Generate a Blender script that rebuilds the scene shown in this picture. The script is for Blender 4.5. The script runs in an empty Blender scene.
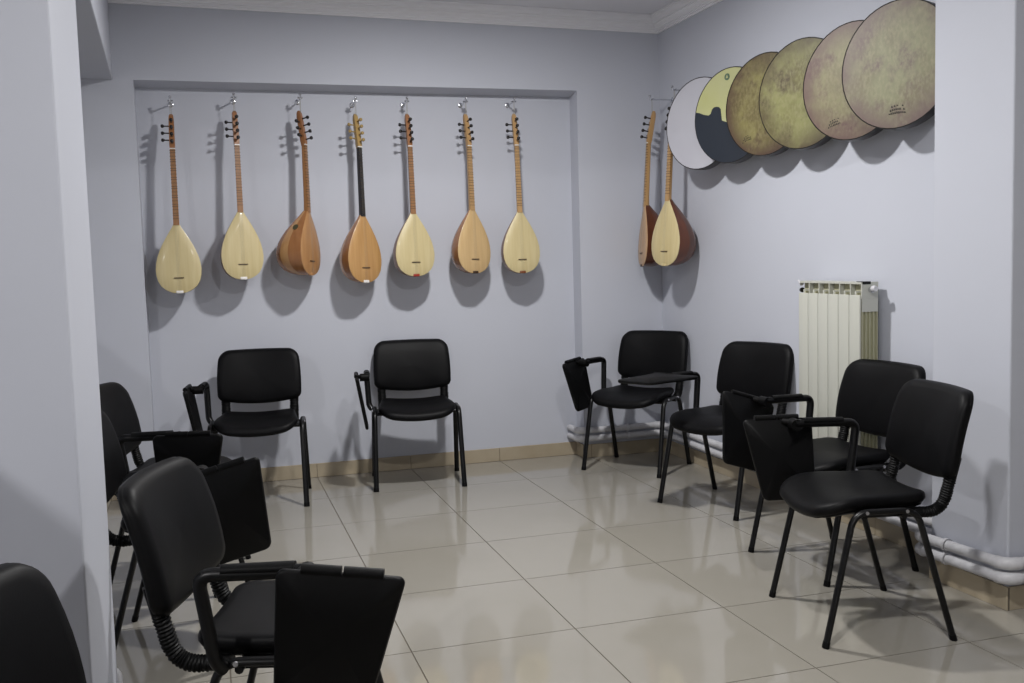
import bpy, bmesh, math, random
from mathutils import Vector, Matrix, Euler
R = math.radians
PI = math.pi
random.seed(7)
SC = bpy.context.scene
COL = SC.collection

# ------------------------------------------------------------------ camera
F_PX, YAW, PITCH, ROLL = 996.96, -0.2962, 0.0823, -0.0276
CAM = Vector((-0.6141, -6.2958, 1.3369))
fw = Vector((-math.sin(YAW) * math.cos(PITCH), math.cos(YAW) * math.cos(PITCH), -math.sin(PITCH)))
rt = Vector((math.cos(YAW), math.sin(YAW), 0))
up = rt.cross(fw)
r2 = rt * math.cos(ROLL) + up * math.sin(ROLL)
u2 = -rt * math.sin(ROLL) + up * math.cos(ROLL)
cam_d = bpy.data.cameras.new('camera')
cam_d.sensor_width = 36.0
cam_d.lens = F_PX * 36.0 / 1024.0
cam_d.clip_start = 0.05
cam = bpy.data.objects.new('camera', cam_d)
cam.matrix_world = Matrix(((r2.x, u2.x, -fw.x, CAM.x), (r2.y, u2.y, -fw.y, CAM.y), (r2.z, u2.z, -fw.z, CAM.z), (0, 0, 0, 1)))
COL.objects.link(cam)
SC.camera = cam

# ------------------------------------------------------------------ world, exposure
w = bpy.data.worlds.new('world')
SC.world = w
w.use_nodes = True
w.node_tree.nodes['Background'].inputs[0].default_value = (0.5, 0.5, 0.55, 1)
w.node_tree.nodes['Background'].inputs[1].default_value = 0.02
SC.view_settings.view_transform = 'Standard'
SC.view_settings.look = 'None'
SC.view_settings.exposure = 0.0
SC.view_settings.gamma = 1.0
SC.view_settings.use_curve_mapping = False

# ceiling lamps: x, y, watts (built with their housings further down)
WTOP = 3.02                      # walls run up into the ceiling, which sits a little higher on the left
def ceil_z(x): return 2.90 + 0.0118 * (2.34 - x)
LAMPS = [(0.66, -1.96, 65.0), (0.50, -4.6, 47.0), (-3.3, -6.0, 84.0)]
LAMP_COL = (1.0, 0.985, 0.97)

# ------------------------------------------------------------------ helpers
def lin(c):
    o = []
    for v in c:
        v /= 255.0
        o.append(v / 12.92 if v <= 0.04045 else ((v + 0.055) / 1.055) ** 2.4)
    return (o[0], o[1], o[2], 1.0)

def pm(name, rgb, rough=0.5, metal=0.0, spec=0.5, var=None, bump=None, coat=0.0):
    """principled material; var=(scale, second colour, stretch) noise mottling; bump=(scale, strength)"""
    m = bpy.data.materials.new(name)
    m.use_nodes = True
    nt = m.node_tree
    b = nt.nodes['Principled BSDF']
    b.inputs['Base Color'].default_value = lin(rgb)
    b.inputs['Roughness'].default_value = rough
    b.inputs['Metallic'].default_value = metal
    b.inputs['Specular IOR Level'].default_value = spec
    b.inputs['Coat Weight'].default_value = coat
    b.inputs['Coat Roughness'].default_value = 0.08
    tc = nt.nodes.new('ShaderNodeTexCoord')
    if var:
        mp = nt.nodes.new('ShaderNodeMapping')
        mp.inputs['Scale'].default_value = var[2] if len(var) > 2 else (1, 1, 1)
        nt.links.new(tc.outputs['Object'], mp.inputs[0])
        n = nt.nodes.new('ShaderNodeTexNoise')
        n.inputs['Scale'].default_value = var[0]
        n.inputs['Detail'].default_value = 4
        nt.links.new(mp.outputs[0], n.inputs['Vector'])
        cr = nt.nodes.new('ShaderNodeValToRGB')
        cr.color_ramp.elements[0].position = 0.3
        cr.color_ramp.elements[1].position = 0.7
        cr.color_ramp.elements[0].color = lin(rgb)
        cr.color_ramp.elements[1].color = lin(var[1])
        nt.links.new(n.outputs['Fac'], cr.inputs[0])
        nt.links.new(cr.outputs[0], b.inputs['Base Color'])
    if bump:
        n2 = nt.nodes.new('ShaderNodeTexNoise')
        n2.inputs['Scale'].default_value = bump[0]
        n2.inputs['Detail'].default_value = 3
        nt.links.new(tc.outputs['Object'], n2.inputs['Vector'])
        bp = nt.nodes.new('ShaderNodeBump')
        bp.inputs['Strength'].default_value = bump[1]
        bp.inputs['Distance'].default_value = 0.002
        nt.links.new(n2.outputs['Fac'], bp.inputs['Height'])
        nt.links.new(bp.outputs[0], b.inputs['Normal'])
    return m

def emis(name, rgb, strength):
    m = bpy.data.materials.new(name)
    m.use_nodes = True
    b = m.node_tree.nodes['Principled BSDF']
    b.inputs['Base Color'].default_value = lin(rgb)
    b.inputs['Emission Color'].default_value = lin(rgb)
    b.inputs['Emission Strength'].default_value = strength
    return m

class MB:
    """collects geometry, build() links it as one mesh object"""
    def __init__(self):
        self.v = []; self.f = []; self.mi = []
    def add(self, vs, fs, mi=0):
        o = len(self.v)
        self.v += [Vector(p) for p in vs]
        for f in fs:
            self.f.append([i + o for i in f]); self.mi.append(mi)
        return self
    def box(self, x0, x1, y0, y1, z0, z1, mi=0):
        vs = [(x, y, z) for z in (z0, z1) for y in (y0, y1) for x in (x0, x1)]
        return self.add(vs, [(0, 2, 3, 1), (4, 5, 7, 6), (0, 1, 5, 4), (2, 6, 7, 3), (0, 4, 6, 2), (1, 3, 7, 5)], mi)
    def rings(self, rings, cap0=True, cap1=True, mi=0, closed=True):
        n = len(rings[0]); vs = [p for r in rings for p in r]; fs = []
        for i in range(len(rings) - 1):
            for k in range(n if closed else n - 1):
                a, b = i * n + k, i * n + (k + 1) % n
                fs.append((a, b, b + n, a + n))
        if cap0: fs.append(tuple(range(n - 1, -1, -1)))
        if cap1: fs.append(tuple((len(rings) - 1) * n + k for k in range(n)))
        return self.add(vs, fs, mi)
    def tube(self, path, rad, seg=10, ratio=(1, 1), side=Vector((1, 0, 0)), mi=0):
        """sweep; rad is a number or a list; ratio scales along side / across"""
        P = [Vector(p) for p in path]
        N = len(P)
        T = [(P[min(i + 1, N - 1)] - P[max(i - 1, 0)]).normalized() for i in range(N)]
        s = side - T[0] * side.dot(T[0])
        if s.length < 1e-4:
            s = Vector((0, 0, 1)) - T[0] * T[0].z
        s.normalize()
        rings = []
        for i in range(N):
            s = (s - T[i] * s.dot(T[i])).normalized()
            b = T[i].cross(s)
            r = rad[i] if isinstance(rad, (list, tuple)) else rad
            rings.append([P[i] + s * (math.cos(2 * PI * k / seg) * r * ratio[0]) + b * (math.sin(2 * PI * k / seg) * r * ratio[1]) for k in range(seg)])
        return self.rings(rings, mi=mi)
    def cyl(self, a, b, r0, r1=None, seg=14, mi=0):
        return self.tube([a, b], [r0, r0 if r1 is None else r1], seg, mi=mi)
    def ball(self, c, r, sz=(1, 1, 1), seg=10, mi=0):
        c = Vector(c); rings = []
        for i in range(1, 6):
            a = PI * i / 6
            rings.append([c + Vector((math.sin(a) * math.cos(2 * PI * k / seg) * r * sz[0], math.sin(a) * math.sin(2 * PI * k / seg) * r * sz[1], -math.cos(a) * r * sz[2])) for k in range(seg)])
        return self.rings(rings, mi=mi)
    def build(self, name, mat, parent=None, smooth=True, angle=40, bevel=0, seg=2):
        me = bpy.data.meshes.new(name)
        me.from_pydata([tuple(p) for p in self.v], [], self.f)
        me.validate()
        bm = bmesh.new(); bm.from_mesh(me)
        bmesh.ops.recalc_face_normals(bm, faces=bm.faces)
        if bevel:
            es = [e for e in bm.edges if len(e.link_faces) == 2 and e.calc_face_angle(0) > 0.6]
            bmesh.ops.bevel(bm, geom=es, offset=bevel, segments=seg, affect='EDGES', profile=0.5)
        bm.to_mesh(me); bm.free()
        mats = mat if isinstance(mat, (list, tuple)) else [mat]
        for m in mats: me.materials.append(m)
        if len(mats) > 1 and not bevel:
            for p, i in zip(me.polygons, self.mi): p.material_index = i
        if smooth:
            me.polygons.foreach_set('use_smooth', [True] * len(me.polygons))
            me.set_sharp_from_angle(angle=R(angle))
        me.update()
        o = bpy.data.objects.new(name, me)
        COL.objects.link(o)
        if parent is not None: o.parent = parent
        return o

def tag(o, label=None, cat=None, group=None, kind=None):
    if label: o['label'] = label
    if cat: o['category'] = cat
    if group: o['group'] = group
    if kind: o['kind'] = kind
    return o

def empty(name, mat=None):
    o = bpy.data.objects.new(name, None)
    o.empty_display_size = 0.1
    COL.objects.link(o)
    if mat is not None: o.matrix_world = mat
    return o

def copy_tree(o, parent=None):
    c = o.copy()
    COL.objects.link(c)
    c.parent = parent
    for ch in list(o.children): copy_tree(ch, c)
    return c

def bez(pts, n=8, r=0.05):
    """polyline with rounded corners of radius r"""
    P = [Vector(p) for p in pts]; out = [P[0]]
    for i in range(1, len(P) - 1):
        a, b, c = P[i - 1], P[i], P[i + 1]
        d0 = (a - b).normalized(); d1 = (c - b).normalized()
        rr = min(r, (a - b).length * 0.49, (c - b).length * 0.49)
        p0, p1 = b + d0 * rr, b + d1 * rr
        for k in range(n + 1):
            t = k / n
            out.append(p0 * (1 - t) ** 2 + b * 2 * t * (1 - t) + p1 * t * t)
    out.append(P[-1])
    return out

# ------------------------------------------------------------------ materials
M_wall = pm('wall_paint', (197, 200, 210), 0.62, spec=0.3, var=(1.3, (194, 197, 207)), bump=(40, 0.12))
M_wall2 = pm('white_fill_wall_paint', (238, 238, 240), 0.7, spec=0.3, var=(1.3, (234, 234, 237)))  # unseen outer walls, whitened to bounce more fill light into the nook
M_ceil = pm('ceiling_paint', (236, 236, 242), 0.8, spec=0.2)
M_crown = pm('crown_plaster', (246, 246, 250), 0.55)
M_tile = pm('glossy_floor_tile', (154, 150, 141), 0.07, spec=0.55, var=(2.2, (150, 146, 136)))
M_skirt = pm('skirting_tile', (176, 164, 143), 0.2, var=(6, (166, 153, 130)))
M_grout = pm('grout', (96, 88, 76), 0.8)
M_vinyl = pm('black_vinyl', (8, 8, 10), 0.5, spec=0.14, bump=(260, 0.10))
M_plas = pm('black_plastic', (8, 8, 9), 0.5, spec=0.16, bump=(180, 0.08))
M_blackmetal = pm('black_enamel', (8, 8, 9), 0.35, spec=0.3)
M_steel = pm('steel_bolt', (190, 190, 195), 0.3, metal=1)
M_chrome = pm('chrome', (205, 207, 212), 0.18, metal=1)
M_rad = pm('radiator_enamel', (192, 193, 184), 0.38)
M_radin = pm('radiator_core', (172, 170, 142), 0.5)
M_pipe = pm('pipe_paint', (214, 214, 218), 0.4, var=(30, (196, 196, 200)))
M_dark = pm('drum_hoop', (22, 18, 14), 0.4)
M_string = pm('string', (150, 146, 134), 0.5)
M_peg = pm('ebony_peg', (22, 18, 18), 0.35)
M_brasspeg = pm('boxwood_peg', (164, 138, 84), 0.4)
M_fret = pm('fret_nylon', (60, 40, 24), 0.6)
M_bridge = pm('bridge_wood', (62, 42, 26), 0.5)

# ------------------------------------------------------------------ setting
XW, YF, YN = 2.34, -0.13, 0.012          # right wall, front of back wall, back of niche
NL, NR = -0.95, 1.755                    # niche sides
PR, PL = 2.148, -0.945                   # faces of the two piers
PY0, PY1 = -3.40, -2.995                 # piers near / far
PYL = -3.58                              # near face of the left pier
X0, X1, Y0 = -4.8, 4.8, -8.4             # the rest of the room behind the camera

floor = tag(MB().box(X0, X1, Y0, 0.25, -0.12, -0.0025).build('floor', M_grout, smooth=False), kind='structure')
tm = None
T = 0.6
for i in range(-8, 8):
    for j in range(0, 14):
        if tm is None:
            g = 0.0022
            t = MB().box(g, T - g, g, T - g, -0.012, 0).build('tile', M_tile, floor, smooth=False)
            tm = t
        else:
            t = tm.copy(); COL.objects.link(t)
        t.location = (i * T, -(j + 1) * T, 0)

mb = MB()
mb.box(X0, NL, YF, 0.3, -0.02, WTOP)
mb.box(NR, XW + 0.2, YF, 0.3, -0.02, WTOP)
mb.box(NL, NR, YN, 0.3, -0.02, WTOP)
zo, zi = 2.417, 2.397
mb.add([(NL, YF, zo), (NR, YF, zo), (NR, YF, WTOP), (NL, YF, WTOP), (NL, YN, zi), (NR, YN, zi), (NR, YN, WTOP), (NL, YN, WTOP)],
       [(0, 1, 2, 3), (4, 7, 6, 5), (0, 4, 5, 1), (2, 6, 7, 3), (0, 3, 7, 4), (1, 5, 6, 2)])
tag(mb.build('wall_back', M_wall, smooth=False), kind='structure')
tag(MB().box(XW, XW + 0.2, PY1, YF, -0.02, WTOP).build('wall_right', M_wall, smooth=False), kind='structure')
tag(MB().box(PR, X1, PY0, PY1, -0.02, WTOP).build('wall_right_pier', M_wall, smooth=False, bevel=0.006), kind='structure')
tag(MB().box(-1.45, PL, PYL, -2.97, -0.02, WTOP).build('wall_left_pier', M_wall, smooth=False, bevel=0.006), kind='structure')
tag(MB().box(-1.87, -1.75, -5.4, YF, -0.02, 1.44).build('wall_left', M_wall, smooth=False), kind='structure')
bx0, bx1 = -0.955, -1.060          # right face of the beam at the pier and at the back wall
tag(MB().add([(-1.45, -2.97, 2.415), (bx0, -2.97, 2.415), (bx1, YF, 2.415), (-1.45, YF, 2.415), (-1.45, -2.97, WTOP), (bx0, -2.97, WTOP), (bx1, YF, WTOP), (-1.45, YF, WTOP)],
             [(0, 1, 2, 3), (4, 7, 6, 5), (0, 4, 5, 1), (1, 5, 6, 2), (2, 6, 7, 3), (3, 7, 4, 0)]).build('trim_1', M_wall, smooth=False, bevel=0.006), kind='structure')
tag(MB().box(PL, PR, PY0, PY1, 2.62, WTOP).build('trim_3', M_wall, smooth=False, bevel=0.006), kind='structure')
tag(MB().box(X0 - 0.2, X0, Y0, 0.3, -0.02, WTOP).build('wall_far_left', M_wall2, smooth=False), kind='structure')
tag(MB().box(X1, X1 + 0.2, Y0, PY0, -0.02, WTOP).build('wall_far_right', M_wall2, smooth=False), kind='structure')
tag(MB().box(X0, X1, Y0 - 0.2, Y0, -0.02, WTOP).build('wall_rear', M_wall2, smooth=False), kind='structure')
xa, xb, ya, yb = X0 - 0.2, X1 + 0.2, Y0 - 0.2, 0.3
tag(MB().add([(xa, ya, ceil_z(xa)), (xb, ya, ceil_z(xb)), (xb, yb, ceil_z(xb)), (xa, yb, ceil_z(xa)), (xa, ya, 3.15), (xb, ya, 3.15), (xb, yb, 3.15), (xa, yb, 3.15)],
             [(0, 1, 2, 3), (4, 7, 6, 5), (0, 4, 5, 1), (1, 5, 6, 2), (2, 6, 7, 3), (3, 7, 4, 0)]).build('ceiling', M_ceil, smooth=False), kind='structure')

# crown moulding: profile (out from wall, down from ceiling), mitred in the corner
prof = [(0.0, 0.0), (0.098, 0.0), (0.098, 0.014), (0.086, 0.014), (0.086, 0.022), (0.080, 0.034), (0.066, 0.042), (0.066, 0.050), (0.054, 0.050),
        (0.050, 0.062), (0.036, 0.072), (0.036, 0.080), (0.024, 0.080), (0.024, 0.090), (0.012, 0.090), (0.012, 0.100), (0.0, 0.100)]
rings = []
for px, py, sx, sy in ((bx1, YF, 0, -1), (XW, YF, -1, -1), (XW, PY1, -1, 0)):
    rings.append([Vector((px + sx * o, py + sy * o, ceil_z(px) - d)) for o, d in prof])
tag(MB().rings(rings).build('trim_2', M_crown, angle=30), kind='structure')

# tile skirting, one strip per wall with its single tiles
def skirting(name, runs, h=0.088):
    """runs: (axis, fixed face coord, outward sign, start, end) ; tiles are children"""
    root = None
    for ax, c, s, a, b in runs:
        cuts = [a] + [k * T for k in range(-20, 20) if min(a, b) + 0.03 < k * T < max(a, b) - 0.03] + [b]
        cuts = sorted(cuts)
        bm_ = MB()
        lo, hi = (c, c + s * 0.006) if s > 0 else (c + s * 0.006, c)
        if ax == 'x': bm_.box(cuts[0], cuts[-1], lo, hi, 0, h - 0.002)
        else: bm_.box(lo, hi, cuts[0], cuts[-1], 0, h - 0.002)
        o = tag(bm_.build(name if root is None else name + '_' + str(len(runs)), M_grout, root, smooth=False), kind=None if root else 'structure')
        root = root or o
        lo, hi = (c, c + s * 0.011) if s > 0 else (c + s * 0.011, c)
        for p, q in zip(cuts[:-1], cuts[1:]):
            if ax == 'x': MB().box(p + 0.001, q - 0.001, lo, hi, 0, h).build('skirting_tile', M_skirt, root, smooth=False, bevel=0.0015, seg=1)
            else: MB().box(lo, hi, p + 0.001, q - 0.001, 0, h).build('skirting_tile', M_skirt, root, smooth=False, bevel=0.0015, seg=1)
    return root
skirting('baseboard_back', [('x', YN, -1, NL, NR)])
skirting('baseboard_back_right', [('x', YF, -1, NR - 0.011, XW)])
skirting('baseboard_niche_right', [('y', NR, -1, YF, YN - 0.011)])
skirting('baseboard_back_left', [('x', YF, -1, -1.75, NL + 0.011)])
skirting('baseboard_right', [('y', XW, -1, PY1, YF - 0.011)])
skirting('baseboard_pier_right', [('y', PR, -1, PY0 - 0.011, PY1)])
skirting('baseboard_pier_front', [('x', PY0, -1, PR, X1)])

# heating pipes, two round the walls one above the other
for z, lab in ((0.190, 'upper of two white heating pipes running round the right corner wall'),
               (0.136, 'lower of two white heating pipes running round the right corner wall')):
    o_ = 0.040
    pts = [(1.700, YN - 0.012, z), (1.700, YF - o_, z), (XW - o_, YF - o_, z), (XW - o_, PY1 + o_, z - 0.02), (PR - o_, PY1 + o_, z - 0.02),
           (PR - o_, PY0 - o_, z - 0.005), (3.6, PY0 - o_, z)]
    root = empty('heating_pipe', Matrix.Translation((XW - o_, YF - o_, z)))
    base = Vector((XW - o_, YF - o_, z))
    path = [p - base for p in bez(pts, 8, 0.045)]
    MB().tube(path, 0.0205, 14, side=Vector((0, 0, 1))).build('pipe', M_pipe, root, angle=60)
    for c in pts[1:6]:
        P = [p - base for p in bez(pts, 8, 0.05)]
        near = [p for p in P if (p + base - Vector(c)).length < 0.062]
        if len(near) > 2:
            MB().tube(near, 0.0238, 14, side=Vector((0, 0, 1))).build('elbow', M_pipe, root, angle=60)
    for cl in (Vector((PR - o_, -3.13, z - 0.014)), Vector((XW - o_, -1.3, z - 0.01)), Vector((2.05, YF - o_, z))):
        ax = Vector((1, 0, 0)) if cl.y > -0.5 else Vector((0, 1, 0))
        c2 = cl - base
        mb = MB().tube([c2 - ax * 0.007, c2 + ax * 0.007], 0.0255, 14)
        to = Vector((0, 0.03, 0)) if cl.y > -0.5 else Vector((0.03, 0, 0))
        mb.tube([c2 + to * 0.8, c2 + to * 1.75], 0.008, 8)
        mb.build('pipe_clip', M_pipe, root, angle=50)
    tag(root, lab, 'pipe', 'heating pipes along the walls')
stub = MB().tube(bez([(-0.949, -2.93, 0.0), (-0.949, -2.93, 0.05), (-1.3, -2.93, 0.05)], 6, 0.03), 0.015, 10).build('pipe_stub', M_pipe)
tag(stub, 'short white pipe end peeking out at foot of left wall pier', 'pipe')

# ------------------------------------------------------------------ ceiling lamps
M_lampring = pm('lamp_ring', (225, 225, 225), 0.4)
M_diff = emis('lamp_diffuser', (255, 252, 246), 6.0)
lamp_labels = ['round ceiling lamp above the middle of the instrument nook', 'round ceiling lamp just outside the nook opening', 'round ceiling lamp far left behind the camera, beyond the low partition']
for (lx, ly, pw), lab in zip(LAMPS, lamp_labels):
    root = empty('ceiling_lamp', Matrix.Translation((lx, ly, ceil_z(lx))))
    tag(root, lab, 'lamp', 'round ceiling lamps')
    n = 28
    def ring(r, z): return [Vector((r * math.cos(2 * PI * k / n), r * math.sin(2 * PI * k / n), z)) for k in range(n)]
    MB().rings([ring(0.13, 0.004), ring(0.13, -0.03), ring(0.12, -0.04), ring(0.1, -0.04), ring(0.1, -0.02)], cap0=True, cap1=False).build('housing', M_lampring, root)
    MB().rings([ring(0.1, -0.020), ring(0.1, -0.032)]).build('diffuser', M_diff, root)
    ld = bpy.data.lights.new('ceiling_lamp_light', 'AREA')
    ld.shape = 'DISK'; ld.size = 0.17; ld.energy = pw; ld.color = LAMP_COL
    lo = bpy.data.objects.new('ceiling_lamp_light', ld)
    lo.location = (lx, ly, ceil_z(lx) - 0.045)
    COL.objects.link(lo)

# ------------------------------------------------------------------ chairs
def rrect(w0, w1, v0, v1, r0, r1, n=7, bulge0=0.0, bulge1=0.0):
    """rounded trapezoid outline: half width w0 at v0, w1 at v1; corner radii r0/r1; edges bulge outwards"""
    pts = []
    for (cx, cv, r, a0) in ((w0 - r0, v0 + r0, r0, -PI / 2), (w1 - r1, v1 - r1, r1, 0), (-w1 + r1, v1 - r1, r1, PI / 2), (-w0 + r0, v0 + r0, r0, PI)):
        for k in range(n + 1):
            a = a0 + PI / 2 * k / n
            pts.append([cx + r * math.cos(a), cv + r * math.sin(a)])
    # subdivide the long straight runs
    out = []
    for i, p in enumerate(pts):
        q = pts[(i + 1) % len(pts)]
        out.append(p)
        d = math.hypot(q[0] - p[0], q[1] - p[1])
        m = int(d / 0.035)
        for k in range(1, m): out.append([p[0] + (q[0] - p[0]) * k / m, p[1] + (q[1] - p[1]) * k / m])
    vm = (v0 + v1) / 2
    for p in out:
        e = max(0.0, 1 - (p[0] / max(w0, w1)) ** 2)
        if p[1] < vm: p[1] -= bulge0 * e * min(1, (vm - p[1]) / (vm - v0))
        else: p[1] += bulge1 * e * min(1, (p[1] - vm) / (v1 - vm))
    return out

def cushion(outline, prof, fn):
    """prof: list of (scale towards centre, height)"""
    cx = 0.0; cv = sum(p[1] for p in outline) / len(outline)
    rings = []
    for s, h in prof:
        rings.append([Vector(fn(cx + (p[0] - cx) * s, cv + (p[1] - cv) * s, h)) for p in outline])
    return MB().rings(rings)

def make_chair():
    root = empty('tablet_chair')
    # seat: local x = sitter's right, y = forward
    def seatf(x, v, h):
        z = 0.458 + 0.022 * (x / 0.23) ** 2 - 0.030 * max(0.0, (v - 0.04) / 0.18) ** 2 + 0.010 * max(0.0, (-v - 0.05) / 0.12) ** 2
        return (x, v, z + h)
    ol = rrect(0.205, 0.228, -0.175, 0.222, 0.06, 0.085, bulge1=0.018)
    cushion(ol, [(0.05, -0.020), (0.88, -0.020), (0.965, -0.016), (1.0, -0.004), (1.0, 0.006), (0.985, 0.016), (0.95, 0.022), (0.85, 0.026), (0.6, 0.026), (0.3, 0.025), (0.05, 0.024)], seatf).build('seat', M_vinyl, root, angle=60)
    cushion([(p[0] * 0.93, p[1] * 0.93 - 0.004) for p in ol], [(0.05, -0.032), (0.9, -0.032), (1.0, -0.024), (1.0, -0.015)], seatf).build('seat_shell', M_plas, root, angle=60)
    # backrest
    def backf(x, v, h):
        y = -0.242 - 0.075 * v / 0.30 - 0.02 * (v / 0.3) ** 2 * 0 + 0.028 * (x / 0.23) ** 2 - 0.012 + 0.010 * math.sin(PI * min(1, max(0, v / 0.3)))
        return (x, y + h, 0.552 + v)
    ob = rrect(0.238, 0.230, 0.004, 0.290, 0.03, 0.060, bulge0=0.030, bulge1=0.004)
    for p in ob:
        p[0] *= 1 + 0.035 * math.sin(PI * min(1, max(0, p[1] / 0.3)))
    cushion(ob, [(0.05, 0.024), (0.5, 0.026), (0.85, 0.023), (0.95, 0.017), (0.988, 0.008), (1.0, -0.003), (0.995, -0.011)], backf).build('backrest', M_vinyl, root, angle=60)
    cushion(ob, [(0.992, -0.008), (1.0, -0.013), (0.985, -0.022), (0.94, -0.027), (0.5, -0.030), (0.05, -0.030)], backf).build('back_shell', M_plas, root, angle=60)
    # brackets with accordion ribs between seat and back
    for s in (-1, 1):
        base = bez([(s * 0.195, -0.085, 0.437), (s * 0.195, -0.213, 0.428), (s * 0.198, -0.262, 0.62)], 12, 0.085)
        # resample
        pts = []
        for a, b in zip(base[:-1], base[1:]):
            m = max(1, int((b - a).length / 0.0028))
            for k in range(m): pts.append(a.lerp(b, k / m))
        pts.append(base[-1])
        L = 0; rad = []
        for i, p in enumerate(pts):
            if i: L += (p - pts[i - 1]).length
            rad.append(0.0195 + (0.0013 * (1 if (L / 0.009) % 1 < 0.5 else -1) if 0.05 < L < 0.235 else 0))
        MB().tube(pts, rad, 12, ratio=(1.3, 0.92)).build('back_bracket', M_plas, root, angle=70)
    # legs: front and rear halves of each side frame
    for s in (-1, 1):
        x = s * 0.250
        for f in (1, -1):
            foot = Vector((s * 0.260, f * 0.226, 0.0))
            pts = bez([foot, (x, 0.012 + f * 0.110, 0.456), (x, 0.012, 0.456)], 8, 0.055)
            lg = MB().tube(pts, 0.0122, 12, ratio=(1.22, 0.86)).build('leg', M_blackmetal, root, angle=60)
            d = (Vector(pts[1]) - foot).normalized()
            MB().tube([foot + Vector((0, 0, 0.0)), foot + d * 0.022], 0.0130, 12, ratio=(1.22, 0.9)).build('foot_cap', M_plas, lg, angle=60)
            mb = MB().cyl((x + s * 0.012, 0.012 + f * 0.070, 0.456), (x + s * 0.0165, 0.012 + f * 0.070, 0.456), 0.006, seg=8)
            mb.build('bolt', M_steel, lg)
        MB().box(s * 0.20 - 0.03, s * 0.20 + 0.03, -0.06, 0.09, 0.430, 0.443).build('mount_plate', M_blackmetal, root, bevel=0.003)
    for y in (0.085, -0.055):
        MB().tube([(-0.250, y, 0.437), (0.250, y, 0.437)], 0.0105, 10).build('crossbar', M_blackmetal, root)
    # writing arm on the sitter's right
    arm_pts = bez([(0.262, -0.085, 0.445), (0.280, -0.098, 0.47), (0.288, -0.125, 0.668), (0.288, 0.12, 0.672)], 8, 0.035)
    arm = MB().tube(arm_pts, 0.0158, 12, ratio=(1.1, 1.0)).build('armrest', M_blackmetal, root, angle=60)
    MB().tube([(0.288, -0.07, 0.678), (0.288, 0.09, 0.681)], [0.016, 0.017], 12, ratio=(1.1, 0.8)).build('arm_pad', M_plas, arm, angle=60)
    return root

def add_tablet(root, spin=0.0, opened=False, fwd=0.0):
    """tablet in its own frame: u along the hinge edge (forward), v away from the hinge"""
    if not opened:
        top = Vector((0.350, 0.170 + fwd, 0.684)); ud = Vector((0, 1, 0.0)); vd = Vector((-0.165, -0.02, -1)).normalized()
        n0 = ud.cross(vd).normalized()
        q = Matrix.Rotation(R(spin), 3, n0)
        ud = q @ ud; vd = q @ vd
    else:
        top = Vector((0.285, 0.130, 0.684)); ud = Vector((-0.985, -0.17, 0.0)).normalized(); vd = Vector((-0.17, 0.985, 0.012)).normalized()
    nd = ud.cross(vd).normalized()
    M4 = Matrix(((ud.x, vd.x, nd.x, top.x), (ud.y, vd.y, nd.y, top.y), (ud.z, vd.z, nd.z, top.z), (0, 0, 0, 1)))
    ot = []
    for p in rrect(0.137, 0.108, 0.0, 0.318, 0.018, 0.026, 6):
        ot.append([p[0] - 0.026 * p[1] / 0.318, p[1]])      # rear edge straight, front edge tapering
    if opened: ot = [[p[0] + 0.07, p[1] * 1.2] for p in ot]
    tb = cushion(ot, [(0.05, -0.009), (0.97, -0.009), (1.0, -0.004), (1.0, 0.004), (0.97, 0.009), (0.05, 0.009)], lambda x, v, h: tuple(M4 @ Vector((x, v, h)))).build('tablet', M_plas, root, angle=50)
    mb = MB()
    for (a, b) in ((-0.085, 0.0), (0.005, 0.09)):
        mb.tube([M4 @ Vector((x, -0.003, 0)) for x in (a, b)], 0.0125, 10)
    mb.build('hinge', M_plas, tb, angle=50)
    hub_c = Vector((0.300, 0.115, 0.670))
    mb = MB().tube([hub_c + Vector((-0.024, 0, -0.004)), hub_c + Vector((0.030, 0, -0.004))], 0.023, 14)
    if not opened:
        mb.tube([hub_c + Vector((0.02, 0, 0.0)), Vector((0.344, 0.15, 0.674))], 0.013, 10)
    mb.build('swivel_hub', M_plas, tb, angle=50)

CH = 'black tablet arm chairs'
CHAIRS = [   # x, y, heading, tablet spin (None: opened flat), label
    (-0.368, -0.49, 263.0, 0, 'black chair against back wall under the left sazes, its legs half hidden by folded tablets'),
    (0.571, -0.37, 262.0, 0, 'black chair standing alone at back wall with both front legs in full view'),
    (1.945, -0.550, 219.5, 3, 'black chair in the far right corner beneath the two dark bowled sazes'),
    (1.985, -1.600, 201.0, None, 'black chair with flat opened writing tablet, left of the radiator'),
    (1.905, -2.660, 184.0, -18, 'black chair directly in front of the radiator, behind the nearest right chair'),
    (1.600, -3.263, 168.0, 0, 'black chair nearest on the right, whole frame visible beside the wall pier'),
    (-0.777, -1.83, -16.0, 0, 'farthest black chair of the left row, backrest half cut off by wall pier'),
    (-0.740, -2.600, -6.0, -16, 'middle black chair of the left row, mostly hidden by the big near chair'),
    (-0.460, -3.815, -17.0, 6, 'large black chair at lower left with big hanging tablet in the foreground'),
    (-0.725, -4.720, -20.0, 0, 'black chair at the bottom left corner, only its backrest in view'),
]
chair0 = make_chair()
roots = [chair0] + [copy_tree(chair0) for _ in CHAIRS[1:]]
for o, (x, y, a, k, lab) in zip(roots, CHAIRS):
    add_tablet(o, k or 0, k is None, 0.032 if 'big hanging tablet' in lab else 0.0)
    o.matrix_world = Matrix.Translation((x, y, 0)) @ Matrix.Rotation(R(a - 90), 4, 'Z')      # local +y is forward
    tag(o, lab, 'chair', CH)

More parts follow.
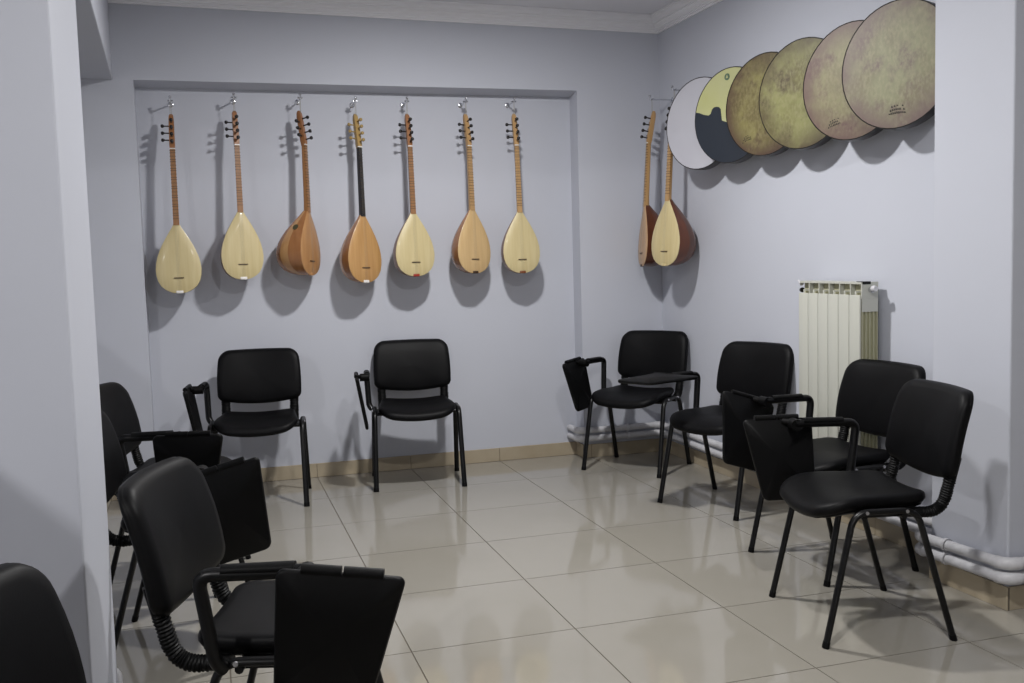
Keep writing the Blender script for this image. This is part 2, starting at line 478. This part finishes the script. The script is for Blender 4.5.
# ------------------------------------------------------------------ long-necked lutes (saz)
def wood(name, a, b, rough=0.35, sc=30, coat=0.12):
    return pm(name, a, rough, var=(sc, b, (1, 1, 0.06)), coat=coat)
W_spruce = wood('spruce_top', (208, 193, 148), (198, 181, 134), 0.4, 60)
W_peach = wood('peach_spruce_top', (206, 176, 128), (194, 162, 114), 0.4, 60)
W_cedar = wood('cedar_top', (184, 140, 94), (168, 122, 78), 0.4, 60)
W_tan = wood('tan_top', (194, 152, 98), (178, 134, 82), 0.4, 60)
W_pink = wood('pinkish_top', (196, 162, 126), (184, 148, 112), 0.4, 60)
W_stA = wood('stave_chestnut', (164, 114, 72), (144, 96, 58), 0.22)
W_stB = wood('stave_light', (194, 150, 102), (178, 132, 86), 0.22)
W_red = wood('stave_mahogany', (112, 60, 36), (92, 48, 30), 0.28)
W_red2 = wood('stave_dark_walnut', (96, 54, 34), (80, 44, 28), 0.28)
W_br = wood('stave_brown', (128, 84, 48), (112, 70, 40), 0.3)
W_neck = wood('neck_beech', (160, 114, 72), (142, 98, 58), 0.4)
W_neckL = wood('neck_maple', (190, 152, 104), (174, 136, 88), 0.4)
W_neckD = pm('neck_ebony', (26, 26, 32), 0.4)
W_head = wood('head_beech', (158, 108, 68), (140, 92, 54), 0.4)
W_headP = wood('head_pale', (176, 146, 92), (160, 130, 76), 0.4)
P_white = pm('tail_white', (235, 232, 228), 0.3)
P_red = pm('tail_red', (150, 44, 30), 0.4)
P_brn = pm('tail_brown', (120, 70, 40), 0.4)
M_rose = pm('rosette', (70, 66, 40), 0.5)

KT = [(0.0, 0.20), (0.004, 0.28), (0.018, 0.415), (0.05, 0.61), (0.10, 0.785), (0.17, 0.912), (0.25, 0.98), (0.34, 1.0), (0.43, 0.97), (0.52, 0.90), (0.61, 0.795), (0.70, 0.66), (0.79, 0.50), (0.87, 0.348), (0.94, 0.21), (1.0, 0.115)]
def interp(t):
    for (a, p), (b, q) in zip(KT[:-1], KT[1:]):
        if t <= b: return p + (q - p) * (t - a) / (b - a)
    return KT[-1][1]

def make_saz(M, L, body, W, depth, top, staves, neck, head, pegs, tail, rosette=False, fret_m=None):
    root = empty('saz', M)
    hw = W / 2
    TT = [k[0] for k in KT]
    # soundboard: slightly domed slab
    Rr = [Vector((hw * k[1], 0, k[0] * body)) for k in KT]
    out = Rr + [Vector((-p.x, 0, p.z)) for p in reversed(Rr)]
    cz = body * 0.42
    def ringo(s, y): return [Vector((p.x * s, y, cz + (p.z - cz) * s)) for p in out]
    MB().rings([ringo(1.0, 0.003), ringo(1.0, -0.001), ringo(0.975, -0.003), ringo(0.6, -0.0055), ringo(0.2, -0.0065), ringo(0.02, -0.0066)]).build('soundboard', top, root, angle=50)
    # bowl staves
    NS = 9
    sub = 2
    def bowl(t, a):
        # a from 0 (viewer's left edge) to pi (right edge)
        wv = hw * interp(t)
        dv = depth * (interp(t) ** 0.85) * (0.94 + 0.06 * math.sin(PI * t))
        return Vector((-wv * math.cos(a), 0.002 + dv * (math.sin(a) ** 0.85), t * body))
    tt = TT
    for k in range(NS):
        rows = []
        for t in tt:
            row = [bowl(t, PI * (k + i / sub) / NS) for i in range(sub + 1)]
            rows.append(row)
        n = sub + 1
        vs = [p for r_ in rows for p in r_] + [Vector((0, 0.006, 0.0))]
        fs = []
        for i in range(len(rows) - 1):
            for j in range(n - 1):
                fs.append((i * n + j, i * n + j + 1, (i + 1) * n + j + 1, (i + 1) * n + j))
        for j in range(n - 1): fs.append((len(vs) - 1, j + 1, j))
        MB().add(vs, fs).build('stave', staves[k % len(staves)], root, angle=30)
    # neck
    hl = 0.205
    zn0, zn1 = body - 0.012, L - hl
    nr = []
    for z, wv, dp in ((zn0, 0.0165, 0.030), (body + 0.05, 0.016, 0.026), (zn1, 0.0140, 0.022)):
        nr.append([Vector((-wv, -0.006, z)), Vector((wv, -0.006, z)), Vector((wv, 0.004, z)), Vector((wv * 0.8, dp * 0.75, z)), Vector((wv * 0.35, dp, z)), Vector((-wv * 0.35, dp, z)), Vector((-wv * 0.8, dp * 0.75, z)), Vector((-wv, 0.004, z))])
    nk = MB().rings(nr).build('neck', neck, root, angle=35)
    fm = MB()
    zz = zn1 - 0.012
    k = 0
    while zz > body + 0.02:
        fm.box(-0.0168, 0.0168, -0.0075, 0.001, zz - 0.0011, zz + 0.0011)
        zz -= 0.0195 if k % 3 else 0.0125
        k += 1
    tag(fm.build('fret_ties', fret_m or M_fret, nk, smooth=False), kind='stuff')
    # head, bent back
    TH = Matrix.Translation((0, 0, zn1)) @ Matrix.Rotation(-R(8), 4, 'X')
    hr = []
    for z, wv, f, b in ((-0.004, 0.0142, -0.006, 0.022), (0.02, 0.0155, -0.010, 0.024), (0.17, 0.0145, -0.010, 0.020), (0.195, 0.0125, -0.008, 0.016), (hl + 0.002, 0.007, -0.004, 0.010)):
        hr.append([TH @ Vector(p) for p in ((-wv, f, z), (wv, f, z), (wv, b * 0.6, z), (wv * 0.6, b, z), (-wv * 0.6, b, z), (-wv, b * 0.6, z))])
    MB().rings(hr).build('head', head, root, angle=35)
    MB().box(-0.0145, 0.0145, -0.0095, 0.0, zn1 - 0.003, zn1 + 0.003).build('nut', P_white, root, smooth=False)
    def peg(o, d):
        o = Vector(o); d = Vector(d)
        mb = MB().tube([TH @ (o - d * 0.01), TH @ (o + d * 0.026), TH @ (o + d * 0.030), TH @ (o + d * 0.036), TH @ (o + d * 0.044), TH @ (o + d * 0.047)], [0.0045, 0.0038, 0.007, 0.0112, 0.0098, 0.004], 9)
        mb.build('tuning_peg', pegs, root, angle=60)
    for z in (0.052, 0.094, 0.136): peg((-0.013, 0.004, z), (-1, 0, 0.02))
    for z in (0.030, 0.072, 0.114, 0.156): peg((0.002, -0.008, z), (0.0, -1, 0.02))
    # bridge, tail piece, strings
    zb = body * 0.215
    MB().box(-0.027, 0.027, -0.0125, -0.003, zb - 0.0022, zb + 0.0022).build('bridge', M_bridge, root, smooth=False)
    MB().box(-0.020, 0.020, -0.0068, 0.012, -0.003, 0.013).build('tail_piece', tail, root, bevel=0.003)
    st = MB()
    for x in (-0.008, 0, 0.008):
        st.tube([(x, -0.006, 0.012), (x, -0.0135, zb), (x * 0.9, -0.0105, zn1)], 0.0003, 4)
    tag(st.build('strings', M_string, root, smooth=False), kind='stuff')
    if rosette:
        a0, t0 = PI * 0.95 / NS, 0.74
        p = bowl(t0, a0); du = (bowl(t0, a0 + 0.02) - p).normalized(); dv = (bowl(t0 + 0.02, a0) - p).normalized(); nn = du.cross(dv).normalized()
        if nn.x > 0: nn = -nn
        MB().tube([p + nn * -0.004, p + nn * 0.0018], 0.019, 18).build('rosette', M_rose, root, angle=40)
    return root

def lean_back(x, y, z, rot, lean=4.2, roll=0.0):
    return Matrix.Translation((x, y, z)) @ Matrix.Rotation(-R(lean), 4, 'X') @ Matrix.Rotation(R(roll), 4, 'Y') @ Matrix.Rotation(R(rot), 4, 'Z')
def lean_right(x, y, z, rot, lean=4.2, roll=0.0):
    return Matrix.Translation((x, y, z)) @ Matrix.Rotation(R(lean), 4, 'Y') @ Matrix.Rotation(R(roll), 4, 'X') @ Matrix.Rotation(R(rot), 4, 'Z')

YB = -0.222
SAZ = [
    (lean_back(-0.757, YB, 1.196, -3), dict(L=1.037, body=0.402, W=0.252, depth=0.190, top=W_spruce, staves=[W_br], neck=W_neck, head=W_head, pegs=M_peg, tail=P_white),
     'leftmost saz on the back wall, broad cream face hanging lowest'),
    (lean_back(-0.397, YB, 1.264, 9), dict(L=0.993, body=0.404, W=0.244, depth=0.190, top=W_spruce, staves=[W_br], neck=W_neck, head=W_head, pegs=M_peg, tail=P_white),
     'second saz from the left, cream face turned straight to the room with white tail piece'),
    (lean_back(-0.002, YB, 1.276, 57), dict(L=0.985, body=0.386, W=0.246, depth=0.222, top=W_cedar, staves=[W_stA, W_stB], neck=W_neck, head=W_head, pegs=M_peg, tail=W_cedar, rosette=True),
     'saz turned sideways showing its striped orange brown bowl'),
    (lean_back(0.322, YB, 1.222, 27), dict(L=1.028, body=0.412, W=0.246, depth=0.195, top=W_tan, staves=[W_stA, W_stB], neck=W_neckD, head=W_headP, pegs=M_brasspeg, tail=P_white),
     'tan faced saz with black fingerboard and pale pegs'),
    (lean_back(0.634, YB, 1.250, 9), dict(L=1.006, body=0.395, W=0.254, depth=0.190, top=W_spruce, staves=[W_br], neck=W_neck, head=W_head, pegs=M_peg, tail=P_red),
     'pale yellow saz with red tail piece, next to the black necked one'),
    (lean_back(1.012, YB, 1.257, 19), dict(L=1.004, body=0.405, W=0.246, depth=0.185, top=W_peach, staves=[W_stA], neck=W_neckL, head=W_neckL, pegs=M_peg, tail=M_bridge),
     'peach toned saz with a dark tail piece, second from the niche right edge'),
    (lean_back(1.324, YB, 1.249, 1), dict(L=1.018, body=0.396, W=0.246, depth=0.190, top=W_spruce, staves=[W_br], neck=W_neckL, head=W_neckL, pegs=M_peg, tail=P_brn),
     'pale yellow saz hanging nearest to the right edge of the niche'),
    (lean_right(2.105, -0.325, 1.268, -102, 4.0), dict(L=1.0, body=0.396, W=0.250, depth=0.210, top=W_pink, staves=[W_red2], neck=W_neckL, head=W_neckL, pegs=M_peg, tail=M_bridge),
     'dark bowled saz in the corner with its face seen edge on'),
    (lean_right(2.100, -0.668, 1.272, -73, 4.0), dict(L=1.0, body=0.408, W=0.250, depth=0.226, top=W_spruce, staves=[W_red, W_red2], neck=W_neckL, head=W_neckL, pegs=M_peg, tail=W_spruce),
     'saz with cream face and dark red bowl, its head hidden behind the white drum'),
]
HOOKS = ['the leftmost saz', 'the second saz from the left', 'the saz turned sideways', 'the saz with black fingerboard', 'the saz with red tail piece', 'the peach toned saz',
         'the saz nearest the niche right edge', 'the saz in the corner seen edge on', 'the saz behind the white drum']
for (Mx, kw, lab), hl_lab in zip(SAZ, HOOKS):
    o = make_saz(Mx, **kw)
    tag(o, lab, 'saz', 'sazes hanging on the walls')
    # hanging loop from the head up to the hook
    Lk = kw['L']
    topl = Vector((0, 0.020, Lk - 0.012))
    inv = Mx.inverted()
    hookp = (Mx @ topl) + Vector((0, 0.0, 0.085))
    hl_ = inv @ hookp
    MB().tube([topl + Vector((-0.004, 0, 0)), hl_ + Vector((-0.003, 0, 0)), hl_ + Vector((0.003, 0, 0)), topl + Vector((0.004, 0, 0))], 0.0011, 5).build('hanging_loop', M_string, o)
    # wall hook
    onright = hookp.x > 1.8 and hookp.y < -0.2
    d = Vector((-1, 0, 0)) if onright else Vector((0, -1, 0))
    wallp = Vector((XW, hookp.y, hookp.z)) if onright else Vector((hookp.x, YN, hookp.z))
    ln = ((hookp - wallp).dot(d)) + 0.016
    hk = empty('wall_hook', Matrix.Translation(wallp))
    MB().tube([(0, 0, 0), d * 0.004, d * 0.006], [0.016, 0.016, 0.012], 16).build('base_plate', M_chrome, hk, angle=40)
    MB().tube([d * 0.003, d * ln], 0.0042, 10).build('rod', M_chrome, hk, angle=50)
    mb = MB().tube([d * (ln - 0.006) + Vector((0, 0, -0.004)), d * (ln - 0.002) + Vector((0, 0, 0.018))], [0.0065, 0.005], 10)
    mb.ball(d * (ln - 0.002) + Vector((0, 0, 0.020)), 0.0085)
    sidev = Vector((0, 1, 0)) if onright else Vector((1, 0, 0))
    mb.tube([d * (ln - 0.02) - sidev * 0.016 + Vector((0, 0, 0.003)), d * (ln - 0.02) + sidev * 0.016 + Vector((0, 0, 0.003))], 0.005, 8)
    mb.build('hook_tip', M_chrome, hk, angle=50)
    tag(hk, 'chrome wall hook holding ' + hl_lab, 'hook', 'chrome wall hooks')

# ------------------------------------------------------------------ frame drums
def drumskin(name, cols, seed):
    m = bpy.data.materials.new(name)
    m.use_nodes = True
    nt = m.node_tree
    b = nt.nodes['Principled BSDF']
    b.inputs['Roughness'].default_value = 0.5
    tc = nt.nodes.new('ShaderNodeTexCoord')
    def noise(scale, off, detail=5, stretch=(1, 1, 1)):
        mp = nt.nodes.new('ShaderNodeMapping')
        mp.inputs['Location'].default_value = (off, off * 1.7, seed)
        mp.inputs['Scale'].default_value = stretch
        nt.links.new(tc.outputs['Object'], mp.inputs[0])
        n = nt.nodes.new('ShaderNodeTexNoise')
        n.inputs['Scale'].default_value = scale
        n.inputs['Detail'].default_value = detail
        n.inputs['Roughness'].default_value = 0.6
        nt.links.new(mp.outputs[0], n.inputs['Vector'])
        return n.outputs['Fac']
    def ramp(src, p0, p1):
        r_ = nt.nodes.new('ShaderNodeMapRange')
        r_.inputs[1].default_value = p0; r_.inputs[2].default_value = p1
        nt.links.new(src, r_.inputs[0])
        return r_.outputs[0]
    def mix(fac, a, bb):
        x = nt.nodes.new('ShaderNodeMix'); x.data_type = 'RGBA'
        nt.links.new(fac, x.inputs['Factor'])
        for s, i in ((a, 'A'), (bb, 'B')):
            sk = [k for k in x.inputs if k.name == i and k.type == 'RGBA'][0]
            if isinstance(s, tuple): sk.default_value = s
            else: nt.links.new(s, sk)
        return [k for k in x.outputs if k.type == 'RGBA'][0]
    c = mix(ramp(noise(5.0, 3 + seed), 0.42, 0.58), lin(cols[0]), lin(cols[1]))
    c = mix(ramp(noise(6.5, 9 + seed), 0.50, 0.66), c, lin(cols[2]))
    c = mix(ramp(noise(70, 1, 4, (1, 1, 0.6)), 0.42, 0.85), c, lin(cols[3]))
    # worn, darker tone towards the rim as printed on the skin
    ln_ = nt.nodes.new('ShaderNodeVectorMath'); ln_.operation = 'LENGTH'
    nt.links.new(tc.outputs['Object'], ln_.inputs[0])
    ad = nt.nodes.new('ShaderNodeMath'); ad.operation = 'MULTIPLY'
    nt.links.new(ramp(ln_.outputs['Value'], 0.15, 0.262), ad.inputs[0])
    nt.links.new(ramp(noise(7, 5), 0.2, 0.55), ad.inputs[1])
    c = mix(ad.outputs[0], c, lin(cols[2]))
    nt.links.new(c, b.inputs['Base Color'])
    return m
D_white = pm('drum_skin_white', (192, 192, 200), 0.45, var=(3, (184, 184, 193)))
D_yel = pm('drum_skin_lemon', (176, 177, 120), 0.45, var=(3, (182, 182, 144)))
D_navy = pm('drum_print_navy', (32, 39, 50), 0.5)
D_mark = pm('drum_print_mark', (44, 38, 28), 0.6)
D_green = pm('drum_badge', (82, 104, 84), 0.5)
D3 = drumskin('drum_skin_brown_olive', [(126, 120, 70), (98, 88, 52), (74, 54, 42), (140, 132, 92)], 1.3)
D4 = drumskin('drum_skin_olive_gold', [(128, 128, 78), (106, 102, 54), (78, 66, 42), (142, 138, 98)], 4.1)
D5 = drumskin('drum_skin_olive_rose', [(126, 122, 86), (112, 102, 76), (94, 70, 64), (142, 134, 102)], 6.7)
D6 = drumskin('drum_skin_pale_olive', [(130, 130, 98), (118, 112, 84), (104, 86, 80), (150, 146, 116)], 9.2)
ND = 48
def make_drum(name, x, y, z, rad, ang, pitch, skin, label, roll=0.0):
    # local: -y is the playing face
    M = Matrix.Translation((x, y, z)) @ Matrix.Rotation(R(ang - 270), 4, 'Z') @ Matrix.Rotation(pitch, 4, 'X')
    root = empty('frame_drum', M)
    tag(root, label, 'drum', 'frame drums in a row on the right wall')
    def ring(r_, yy): return [Vector((r_ * math.cos(2 * PI * k / ND), yy, r_ * math.sin(2 * PI * k / ND))) for k in range(ND)]
    MB().rings([ring(rad - 0.008, 0.003), ring(rad - 0.0045, -0.0042), ring(rad - 0.001, -0.0032), ring(rad, 0.001), ring(rad, 0.05), ring(rad - 0.010, 0.05), ring(rad - 0.010, 0.004)], False, False).build('hoop', M_dark, root, angle=50)
    MB().rings([ring(rad - 0.0045, 0.0015), ring(rad - 0.005, -0.0022), ring(rad * 0.5, -0.0026), ring(0.004, -0.0026)]).build('drumhead', skin, root, angle=60)
    return root
def marks(root, u, v, rows, s=1.0, tilt=0.0):
    """small illegible printed maker's mark: arched rows of dashes, raised a hair"""
    mb = MB()
    rnd = random.Random(3)
    for ri, n in enumerate(rows):
        for k in range(n):
            t = (k + 0.5) / n - 0.5
            if rnd.random() < 0.12: continue
            cx = t * 0.055 * s * (0.75 + 0.12 * ri)
            cz = -ri * 0.0095 * s - 0.25 * t * t * 0.05 * s + tilt * cx
            w_, h_ = 0.0024 * s, 0.0034 * s * (0.7 + 0.6 * rnd.random())
            mb.box(u + cx - w_, u + cx + w_ * 0.4, -0.0034, -0.0024, v + cz - h_, v + cz + h_ * 0.4)
            mb.box(u + cx - w_, u + cx + w_, -0.0034, -0.0024, v + cz - h_, v + cz - h_ + 0.002 * s)
    o = mb.build('printed_mark', D_mark, root, smooth=False)
    tag(o, 'small dark illegible maker print')
XA, PT = 2.203, -0.03
AN = 199
d1 = make_drum('d', XA, -0.950, 2.101, 0.268, AN, PT, D_white, 'plain white frame drum at the far end of the row')
d2 = make_drum('d', XA, -1.310, 2.097, 0.263, AN, PT, D_yel, 'lemon yellow frame drum with dark navy lower half')
d3 = make_drum('d', XA, -1.670, 2.101, 0.265, AN, PT, D3, 'brown and olive mottled frame drum next to the yellow and navy one')
d4 = make_drum('d', XA, -2.008, 2.100, 0.267, AN, PT, D4, 'golden olive frame drum in the row, its print faint near the top')
d5 = make_drum('d', XA, -2.395, 2.093, 0.264, AN, PT, D5, 'olive frame drum with rosy blotches, second nearest to the camera')
d6 = make_drum('d', XA, -2.700, 2.107, 0.268, AN, PT, D6, 'largest looking pale olive frame drum, its edge cut by the right wall pier')
marks(d6, 0.010, -0.170, [5, 8, 9], 1.5)
marks(d5, -0.085, -0.160, [5, 7, 8], 1.25, 0.25)
marks(d3, -0.115, -0.150, [4, 6, 7], 1.15, 0.3)
marks(d4, 0.060, 0.160, [6, 6], 0.8)
# navy print on the lemon drum: lower half with a rounded bump
rd = 0.2585
poly = []
a0, a1 = PI - 0.185, 2 * PI - 0.21
for k in range(33):
    a = a0 + (a1 - a0) * k / 32
    poly.append((rd * math.cos(a), rd * math.sin(a)))
topline = [(0.2, -0.055), (0.05, -0.045), (-0.02, -0.036), (-0.056, -0.022), (-0.062, 0.012), (-0.066, 0.042), (-0.078, 0.054), (-0.096, 0.059), (-0.116, 0.058), (-0.131, 0.048), (-0.140, 0.026), (-0.154, 0.018), (-0.19, 0.026), (-0.225, 0.040)]
poly += topline
fr = [Vector((p[0], -0.0037, p[1])) for p in poly]; bk = [Vector((p[0], -0.0020, p[1])) for p in poly]
MB().rings([bk, fr]).build('navy_print', D_navy, d2, smooth=False)
MB().tube([(-0.022, -0.002, 0.212), (-0.022, -0.0038, 0.212)], 0.019, 20).build('badge', D_green, d2, angle=30)
MB().rings([[Vector((-0.022 + 0.009 * math.cos(a), yy, 0.212 + 0.013 * math.sin(a))) for a in (PI / 2, PI * 7 / 6, PI * 11 / 6)] for yy in (-0.0037, -0.0044)]).build('badge_mark', D_yel, d2, smooth=False)

# ------------------------------------------------------------------ radiator
RX, RY, RZ0, RZ1 = XW - 0.035, -1.965, 0.29, 1.190
rad = empty('radiator', Matrix.Translation((XW - 0.035, RY, RZ0)))
tag(rad, 'cream aluminium panel radiator of six sections on the right wall', 'radiator')
H = RZ1 - RZ0
sec = None
for k in range(6):
    y1 = -k * 0.0815; y0 = y1 - 0.0800
    if sec is None:
        mb = MB().box(-0.100, -0.090, y0 + 0.001, y1 - 0.001, 0.015, H - 0.058)
        sec = mb.build('section', M_rad, rad, bevel=0.005)
        y_ref = y1
        MB().box(-0.095, 0.0, (y0 + y1) / 2 - 0.004, (y0 + y1) / 2 + 0.004, 0.02, H - 0.04).build('web', M_rad, sec, bevel=0.002)
        for xx in (-0.078, -0.060, -0.042, -0.024):
            MB().box(xx - 0.0015, xx + 0.0015, y0 + 0.006, y1 - 0.006, 0.07, H - 0.09).build('fin', M_radin, sec, smooth=False)
        for zz in (0.06, H - 0.075):
            MB().tube([(-0.045, y0 - 0.001, zz), (-0.045, y1 + 0.0005, zz)], 0.024, 14).build('header_pipe', M_rad, sec, angle=50)
        MB().box(-0.006, 0.0, y0 + 0.004, y1 - 0.004, 0.02, H - 0.02).build('back_panel', M_rad, sec, bevel=0.002)
        # top: cap plate on ribs, set back above the front panel
        MB().box(-0.091, -0.001, y0, y1, H - 0.009, H).build('cap_plate', M_rad, sec, smooth=False)
        MB().box(-0.091, -0.010, y0 - 0.003, y0 + 0.003, H - 0.075, H - 0.009).build('cap_rib', M_rad, sec, smooth=False)
        MB().box(-0.066, -0.060, y0 + 0.003, y1 - 0.003, H - 0.075, H - 0.009).build('inner_wall', M_radin, sec, smooth=False)
        MB().box(-0.090, -0.066, y0 + 0.030, y0 + 0.044, H - 0.062, H - 0.048).build('spacer', M_radin, sec, smooth=False)
    else:
        c = copy_tree(sec, rad)
        c.location = (0, -k * 0.0815, 0)
ye = -6 * 0.0815
MB().box(-0.088, -0.003, ye + 0.000, ye + 0.005, H - 0.135, H - 0.009).build('end_plate', M_rad, rad, smooth=False)
MB().box(-0.088, -0.003, ye + 0.010, ye + 0.014, 0.02, H - 0.130).build('end_panel', M_radin, rad, smooth=False)
for xx in (-0.086, -0.066, -0.046, -0.026, -0.006):
    MB().box(xx - 0.003, xx + 0.003, ye + 0.001, ye + 0.011, 0.02, H - 0.134).build('end_rib', M_radin, rad, smooth=False)
mb = MB().tube([(-0.045, ye - 0.02, H - 0.035), (-0.045, ye + 0.03, H - 0.035)], 0.013, 12)
mb.build('valve_body', M_chrome, rad, angle=50)
MB().tube([(-0.045, ye - 0.016, H - 0.03), (-0.045, ye - 0.028, H - 0.03), (-0.045, ye - 0.040, H - 0.03)], [0.012, 0.015, 0.012], 14).build('valve_knob', M_pipe, rad, angle=50)
MB().box(-0.085, -0.045, ye - 0.004, ye + 0.045, H - 0.010, H + 0.003).build('bracket', M_blackmetal, rad, smooth=False)
MB().tube([(-0.075, 0.001, H - 0.045), (-0.075, 0.012, H - 0.045)], [0.013, 0.011], 10).build('air_vent', M_blackmetal, rad, angle=50)
MB().tube([(-0.080, 0.000, H - 0.014), (-0.080, 0.030, H + 0.002)], [0.012, 0.004], 10).build('vent_cap', M_pipe, rad, angle=50)
for yv in (-0.03, ye + 0.03):
    MB().tube(bez([(-0.03, yv, 0.05), (-0.03, yv, -0.06), (-0.007, yv, -0.105)], 5, 0.03), 0.010, 10).build('riser', M_pipe, rad, angle=50)
for yv in (-0.12, ye + 0.12):
    MB().box(-0.01, 0.036, yv - 0.01, yv + 0.01, H - 0.12, H - 0.10).build('wall_bracket', M_rad, rad, smooth=False)
